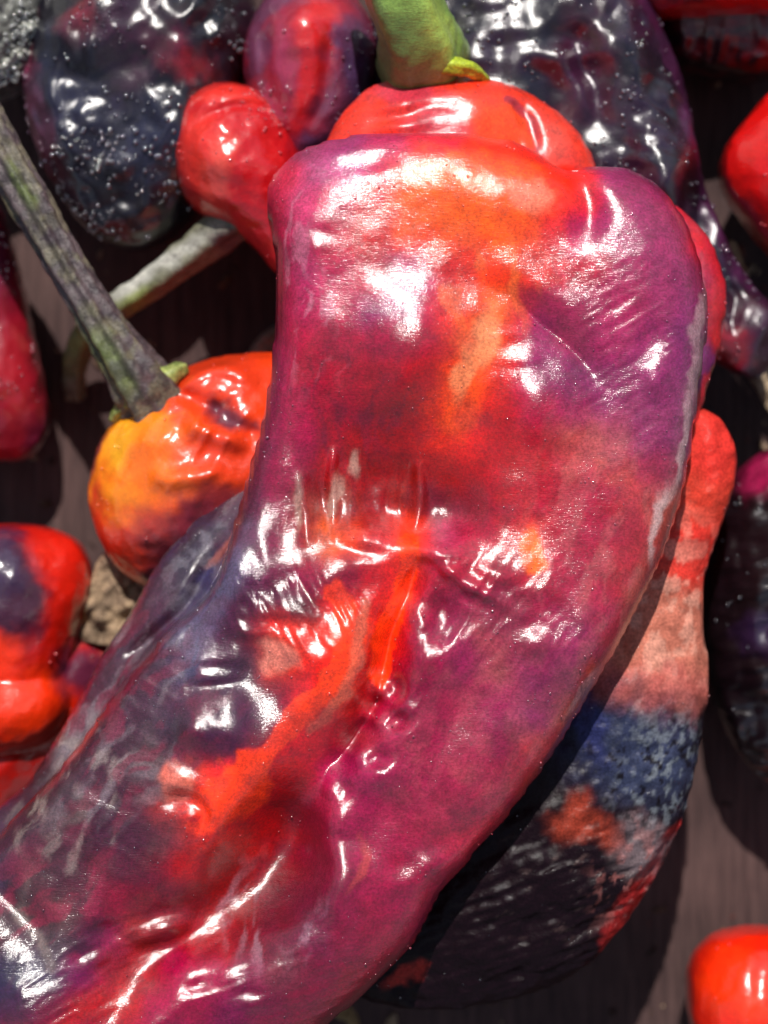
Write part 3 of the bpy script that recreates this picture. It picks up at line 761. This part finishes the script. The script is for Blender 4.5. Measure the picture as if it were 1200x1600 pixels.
stem_part(t5, 270, 'stem', [(395, 340, 300, 26), (360, 352, 280, 32), (325, 374, 258, 32), (272, 410, 235, 26), (222, 444, 215, 24), (180, 468, 195, 23), (140, 492, 160, 22), (108, 525, 125, 21), (92, 570, 95, 20), (90, 610, 70, 18)], '6c6a56',
          [('b', 'c4c2b8', .9, .5, (250, 415, 90, 15, -32)), ('b', '7c8440', .8, .5, (215, 465, 40, 10, -30), (110, 520, 20, 50, 30)), ('b', '4c3a44', .8, .4, (345, 385, 24, 20, 0)), ('b', 'a8b040', .9, .4, (306, 338, 12, 10, 0))], seed=6, ridges=5, ridge_amp=.08, nseg=30, bump=.08)  # whitish streak along the top is a painted highlight
pepper('pepper', 'red and violet pepper with a smooth round top, behind the round red one', 'pepper',
    [([(380, 110), (386, 55), (412, 5), (455, -28), (515, -30), (565, 10), (592, 80), (580, 160), (545, 220), (500, 270), (455, 280), (420, 245), (395, 180)], 230, 130, 200, (0, 0), 60)],
    230, [('n', 60, 6, None), ('r', [(420, 60), (420, 130), (440, 200)], 12, -10), ('g', 470, 80, 40, 60, 0, 14), ('r', [(520, 60), (510, 150), (480, 220)], 12, -12)],
    '8a1c34', [('b', 'c01c20', .95, .35, (520, 70, 45, 45, 0), (480, 160, 22, 60, 10)), ('b', '60304c', .9, .4, (400, 90, 18, 90, 0), (540, 160, 36, 80, 20), (440, 20, 60, 20, 0)), ('b', '9c3050', .8, .4, (440, 120, 22, 70, 0)), ('b', '3c2c50', .8, .4, (560, 110, 24, 80, 0), (500, 240, 40, 20, 0))],
    SKIN_RED, voxel=4.5, sm=5, seed=51, group=G, beads=[(90, 1.2, 2.8), (60, 2, 3.6, (425, 170, 30, 60))])
pepper('pepper', 'dark pepper with painted silvery highlight at the top left corner of the pile', 'pepper',
    [([(-90, -70), (40, -80), (88, -20), (78, 50), (58, 100), (30, 135), (-20, 150), (-90, 110)], 215, 110, 200, (0, 0), 50)],
    215, [('n', 40, 14, None), ('n', 14, 6, None)], '5c5c54', [('n', 'c0c0b4', .8, .2, 20, 0, 3), ('n', '2c2c2c', .6, .2, 26, .2, 6)], SKIN_DARK, voxel=4.5, sm=2, seed=61, group=G, beads=[(380, 3, 6)])  # grey and whitish mottle paints in a blown highlight
t7, P7, N7 = pepper('pepper', 'orange and yellow wrinkled pepper with a long dusty purple stem, on the left side', 'pepper',
    [([(146, 730), (160, 685), (200, 640), (245, 606), (290, 575), (345, 557), (410, 552), (470, 560), (510, 650), (490, 760), (430, 850), (330, 905), (250, 922), (212, 908), (178, 880), (152, 830), (139, 780)], 260, 150, 250, (0, 0), 90)],
    260, [('n', 70, 8, None), ('r', [(270, 640), (310, 605), (350, 590), (420, 600)], 14, 18), ('r', [(270, 610), (320, 640), (380, 650)], 12, -18), ('r', [(290, 660), (340, 680), (400, 690)], 16, 20), ('g', 245, 680, 40, 30, 0, 14), ('r', [(240, 750), (300, 745), (360, 735)], 14, 14), ('r', [(320, 640), (370, 668), (420, 690)], 14, -16), ('g', 280, 810, 40, 30, 0, 10), ('w', 30, 34, 8, (330, 680, 120, 110))],
    'e03c0e', [('b', 'f49a10', 1, .5, (205, 700, 50, 70, 20), (200, 770, 40, 40, 0)), ('b', 'f06a0c', .9, .5, (250, 740, 90, 70, 0)), ('b', 'd83a1c', .9, .4, (360, 590, 90, 40, 0), (350, 720, 60, 40, 0)), ('b', 'f4b020', .8, .5, (200, 700, 24, 36, 0)),
     ('b', '48283c', .9, .35, (365, 655, 40, 16, 20)), ('b', '4c1428', 1, .4, (280, 880, 75, 44, -30), (340, 820, 60, 50, 0)), ('b', '8c2430', .7, .5, (260, 830, 60, 40, 0), (330, 780, 50, 26, 0)), ('b', '6c2438', .9, .4, (160, 700, 8, 30, 20)), ('b', 'c82a14', .8, .4, (185, 860, 24, 40, -30))],
    SKIN_RED, voxel=4, sm=3, seed=71, group=G, beads=[(60, 1.2, 2.6)])
stem_part(t7, 260, 'stem', [(-130, 60, 420, 38), (-60, 130, 415, 36), (0, 222, 405, 34), (55, 312, 395, 31), (105, 400, 385, 28), (150, 475, 375, 29), (190, 540, 362, 34), (225, 595, 345, 44), (245, 625, 325, 52)], '574a4c',
          [('n', '6c6650', .7, .2, 26, .1, 3), ('b', '5c6a34', .8, .5, (60, 310, 12, 50, -30), (190, 570, 20, 60, -35)), ('n', '241a22', .6, .15, 18, .25, 5), ('l', '5e5a36', .6, .5, (9, [(20, 330), (90, 450), (160, 560), (200, 620)]))], seed=8, ridges=8, ridge_amp=.10, nseg=72, bump=.05, res=16)
stem_part(t7, 260, 'calyx', [(185, 655, 300, 8), (205, 640, 330, 13), (235, 622, 350, 16), (268, 596, 352, 14), (295, 578, 335, 9)], '6c7a3c', [('n', 'a0a860', .8, .2, 14, 0, 3)], seed=9, ridges=4, ridge_amp=.15, nseg=16, bump=.2)
pepper('pepper', 'crimson pepper cut by the left edge, low in the shade beside the long stem', 'pepper',
    [([(-110, 300), (-20, 300), (20, 380), (48, 500), (70, 600), (76, 665), (50, 715), (-10, 720), (-110, 680)], 130, 90, 130, (0, 0), 50)],
    130, [('n', 60, 6, None)], '7c0f24', [('b', 'a01824', .8, .5, (30, 580, 30, 70, 0)), ('b', '48102c', .8, .5, (10, 400, 30, 70, 0), (70, 690, 20, 40, 0))], SKIN_RED, voxel=5, sm=4, seed=81, group=G, beads=[(110, 2, 4)])
pepper('pepper', 'lobed red pepper with a purple shoulder and an orange knob, at the lower left edge', 'pepper',
    [([(-90, 830), (0, 818), (60, 820), (112, 838), (138, 875), (144, 920), (130, 962), (118, 1000), (100, 1060), (60, 1100), (-90, 1090)], 230, 120, 200, (0, 0), 50),
     ([(-90, 1045), (0, 1033), (60, 1035), (100, 1058), (113, 1098), (92, 1140), (45, 1168), (-90, 1180)], 240, 105, 200, (0, 0), 50),
     ([(60, 990), (110, 990), (150, 1005), (172, 1035), (165, 1085), (130, 1140), (80, 1220), (0, 1290), (-110, 1330), (-110, 1150), (0, 1050)], 180, 100, 170, (0, 0), 60)],
    230, [('n', 60, 5, None), ('g', 20, 880, 40, 60, 0, 12)],
    'bc1408', [('b', 'cc1c0c', .9, .4, (100, 880, 50, 60, 0)), ('b', '3c1028', 1, .35, (30, 920, 46, 90, 0)), ('b', '34203c', .9, .4, (15, 880, 30, 50, 0)), ('b', 'ea3208', 1, .35, (40, 1095, 76, 62, 0), (-10, 1020, 50, 40, 0)), ('b', '48203a', .9, .4, (130, 1050, 40, 30, 20)), ('b', 'c07068', .7, .5, (135, 1010, 26, 10, 20)), ('b', 'a41410', .8, .5, (60, 1200, 80, 50, 0))],
    SKIN_RED, voxel=4.5, sm=5, seed=91, group=G, beads=[(24, 1.5, 3)])
pepper('pepper', 'smooth bright orange red pepper at the bottom right corner', 'pepper',
    [([(1076, 1550), (1084, 1500), (1116, 1466), (1165, 1454), (1230, 1458), (1290, 1500), (1315, 1580), (1290, 1660), (1200, 1700), (1115, 1680), (1082, 1610)], 200, 120, 195, (0, 0), 50)],
    200, [('n', 80, 6, None), ('r', [(1190, 1470), (1170, 1540), (1190, 1620)], 16, -8)], 'e01e04', [('b', 'f03808', .8, .5, (1140, 1530, 50, 50, 0))], SKIN_RED, voxel=4.5, sm=6, seed=101, group=G, beads=[(20, 1.2, 2.4)])
pepper('pepper', 'plain bright red pepper cut by the upper right edge', 'pepper',
    [([(1128, 262), (1138, 222), (1168, 182), (1212, 135), (1290, 100), (1370, 200), (1350, 380), (1270, 450), (1205, 392), (1165, 340), (1136, 300)], 260, 110, 220, (0, 0), 50)],
    260, [('n', 80, 6, None)], 'c80c08', [('b', 'a80a14', .8, .5, (1190, 350, 40, 50, 0))], SKIN_RED, voxel=4.5, sm=6, seed=111, group=G, beads=[(16, 2, 3.4)])
pepper('pepper', 'blackish purple pepper with a painted magenta highlight on top, at the middle of the right edge', 'pepper',
    [([(1102, 880), (1118, 800), (1150, 740), (1205, 700), (1300, 710), (1370, 900), (1340, 1150), (1250, 1235), (1175, 1205), (1122, 1110), (1100, 980)], 170, 120, 165, (0, 0), 60)],
    170, [('n', 70, 12, None), ('w', 80, 22, 8, None)], '12060c', [('b', '8c1440', 1, .4, (1180, 740, 44, 26, -35)), ('b', '2a1438', .8, .5, (1180, 980, 24, 30, 0))], SKIN_DARK, voxel=5, sm=4, seed=121, group=G, beads=[(50, 2, 3.6)])  # magenta patch paints in the highlight on top
pepper('pepper', 'red pepper along the top right corner, cut by the upper edge', 'pepper',
    [([(985, -100), (1270, -110), (1280, 10), (1150, 22), (1060, 26), (1010, 8)], 250, 90, 150, (0, 0), 50)],
    250, [('n', 50, 6, None)], 'a80c10', [('b', '30080c', .8, .4, (1060, 14, 60, 10, 0))], SKIN_RED, voxel=5, sm=5, seed=131, group=G)
pepper('pepper', 'dark maroon pepper in the shade just below the top right red one', 'pepper',
    [([(1010, 30), (1060, -10), (1160, -20), (1270, -10), (1290, 80), (1200, 122), (1110, 118), (1040, 90)], 140, 90, 138, (0, 0), 50)],
    140, [('n', 50, 10, None), ('w', 0, 24, 8, None)], '1a080e', [('b', '700c14', .8, .5, (1110, 50, 70, 12, 0), (1080, 90, 12, 14, 0)), ('n', '50101c', .7, .15, 30, .2, 3)], SKIN_DARK, voxel=5, sm=4, seed=141, group=G)

# ------------------------------------------------------------------ dry scraps on the board
def scrap(label, pts, zc, th, base, layers, seed, name='dry_scrap', cat='dry scrap'):
    P, N, F = fuse([shell(pts, zc, th, th, (0, 0), 46, .3)], 3.2, 3)
    P[:, 2] += fbm(P, 45, seed, 3) * th * 1.5
    P[:, 2] = np.maximum(P[:, 2], 1)
    o = part(name, to_world(P, zc), F, SCRAP, None, paint(P, base, layers, seed))
    o['label'] = label; o['category'] = cat; o['group'] = 'dry scraps between the peppers'
SCRAP = skin_mat('dry_husk', rough=0.85, coat=0.0, micro=1.0, streak=0.8, speck=0.35, spec=0.2, lump=1.0)
scrap('crumpled beige dry husk below the orange pepper', [(112, 985), (140, 930), (150, 880), (190, 850), (250, 880), (260, 940), (220, 990), (160, 1010)], 230, 16, '9a8268', [('b', 'b07830', .8, .5, (126, 965, 16, 20, 0)), ('n', '6c5a4c', .6, .2, 30, .2, 3)], 3)
scrap('pale beige husk wedged beside the end of the dark curved pepper', [(1140, 375), (1155, 385), (1168, 420), (1172, 455), (1150, 450), (1130, 410)], 150, 10, 'b09878', [], 4)
scrap('cream husk sliver at the right edge, above the blackish purple pepper', [(1170, 580), (1215, 570), (1240, 640), (1210, 650), (1185, 615)], 60, 10, 'a08c74', [], 5)
scrap('greyish dry husk above the orange pepper, left of the large one', [(385, 560), (405, 525), (440, 505), (480, 520), (480, 590), (400, 590)], 60, 12, '8a7c70', [], 6)
scrap('curled straw coloured bit at the bottom edge, below the large pepper', [(520, 1575), (540, 1568), (560, 1590), (562, 1625), (540, 1630), (545, 1598), (525, 1590)], 60, 9, 'a08860', [], 7)

def crumbs():
    """loose grit and broken plant bits lying on the board"""
    rng = np.random.RandomState(12)
    iv, if_ = ico()
    n = 420
    c = np.stack([rng.uniform(-60, 1260, n), rng.uniform(-60, 1660, n), np.zeros(n)], 1)
    r = 1.5 + 5 * rng.rand(n) ** 3
    sc = np.stack([1 + rng.rand(n) * 2, 0.6 + rng.rand(n) * .6, 0.5 + rng.rand(n) * .4], 1)
    an = rng.rand(n) * 6.28
    v = iv[None] * (r[:, None] * sc)[:, None, :] * (1 + .25 * rng.randn(n, len(iv), 1))
    x = v[..., 0] * np.cos(an)[:, None] - v[..., 1] * np.sin(an)[:, None]
    y = v[..., 0] * np.sin(an)[:, None] + v[..., 1] * np.cos(an)[:, None]
    V = np.stack([x + c[:, :1], y + c[:, 1:2], v[..., 2] + (r * sc[:, 2] * .6)[:, None]], -1).reshape(-1, 3)
    F = (if_[None, :, ::-1] + (np.arange(n) * len(iv))[:, None, None]).reshape(-1, 3)
    pal = np.array([hexlin(h) for h in ('8a7460', '5c4638', 'a08a70', '3c2c28', '6a3830')])
    col = np.repeat(pal[rng.randint(0, 5, n)], len(iv), 0)
    o = part('crumbs', to_world(V, 0), F, SCRAP, None, col)
    o['kind'] = 'stuff'; o['label'] = 'loose grit and dry plant crumbs scattered on the dark board'; o['category'] = 'crumbs'
crumbs()

scene.cycles.use_denoising = True
scene.cycles.caustics_reflective = False
scene.cycles.caustics_refractive = False
scene.cycles.max_bounces = 6
scene.cycles.sample_clamp_indirect = 1.2
scene.cycles.blur_glossy = 1.5
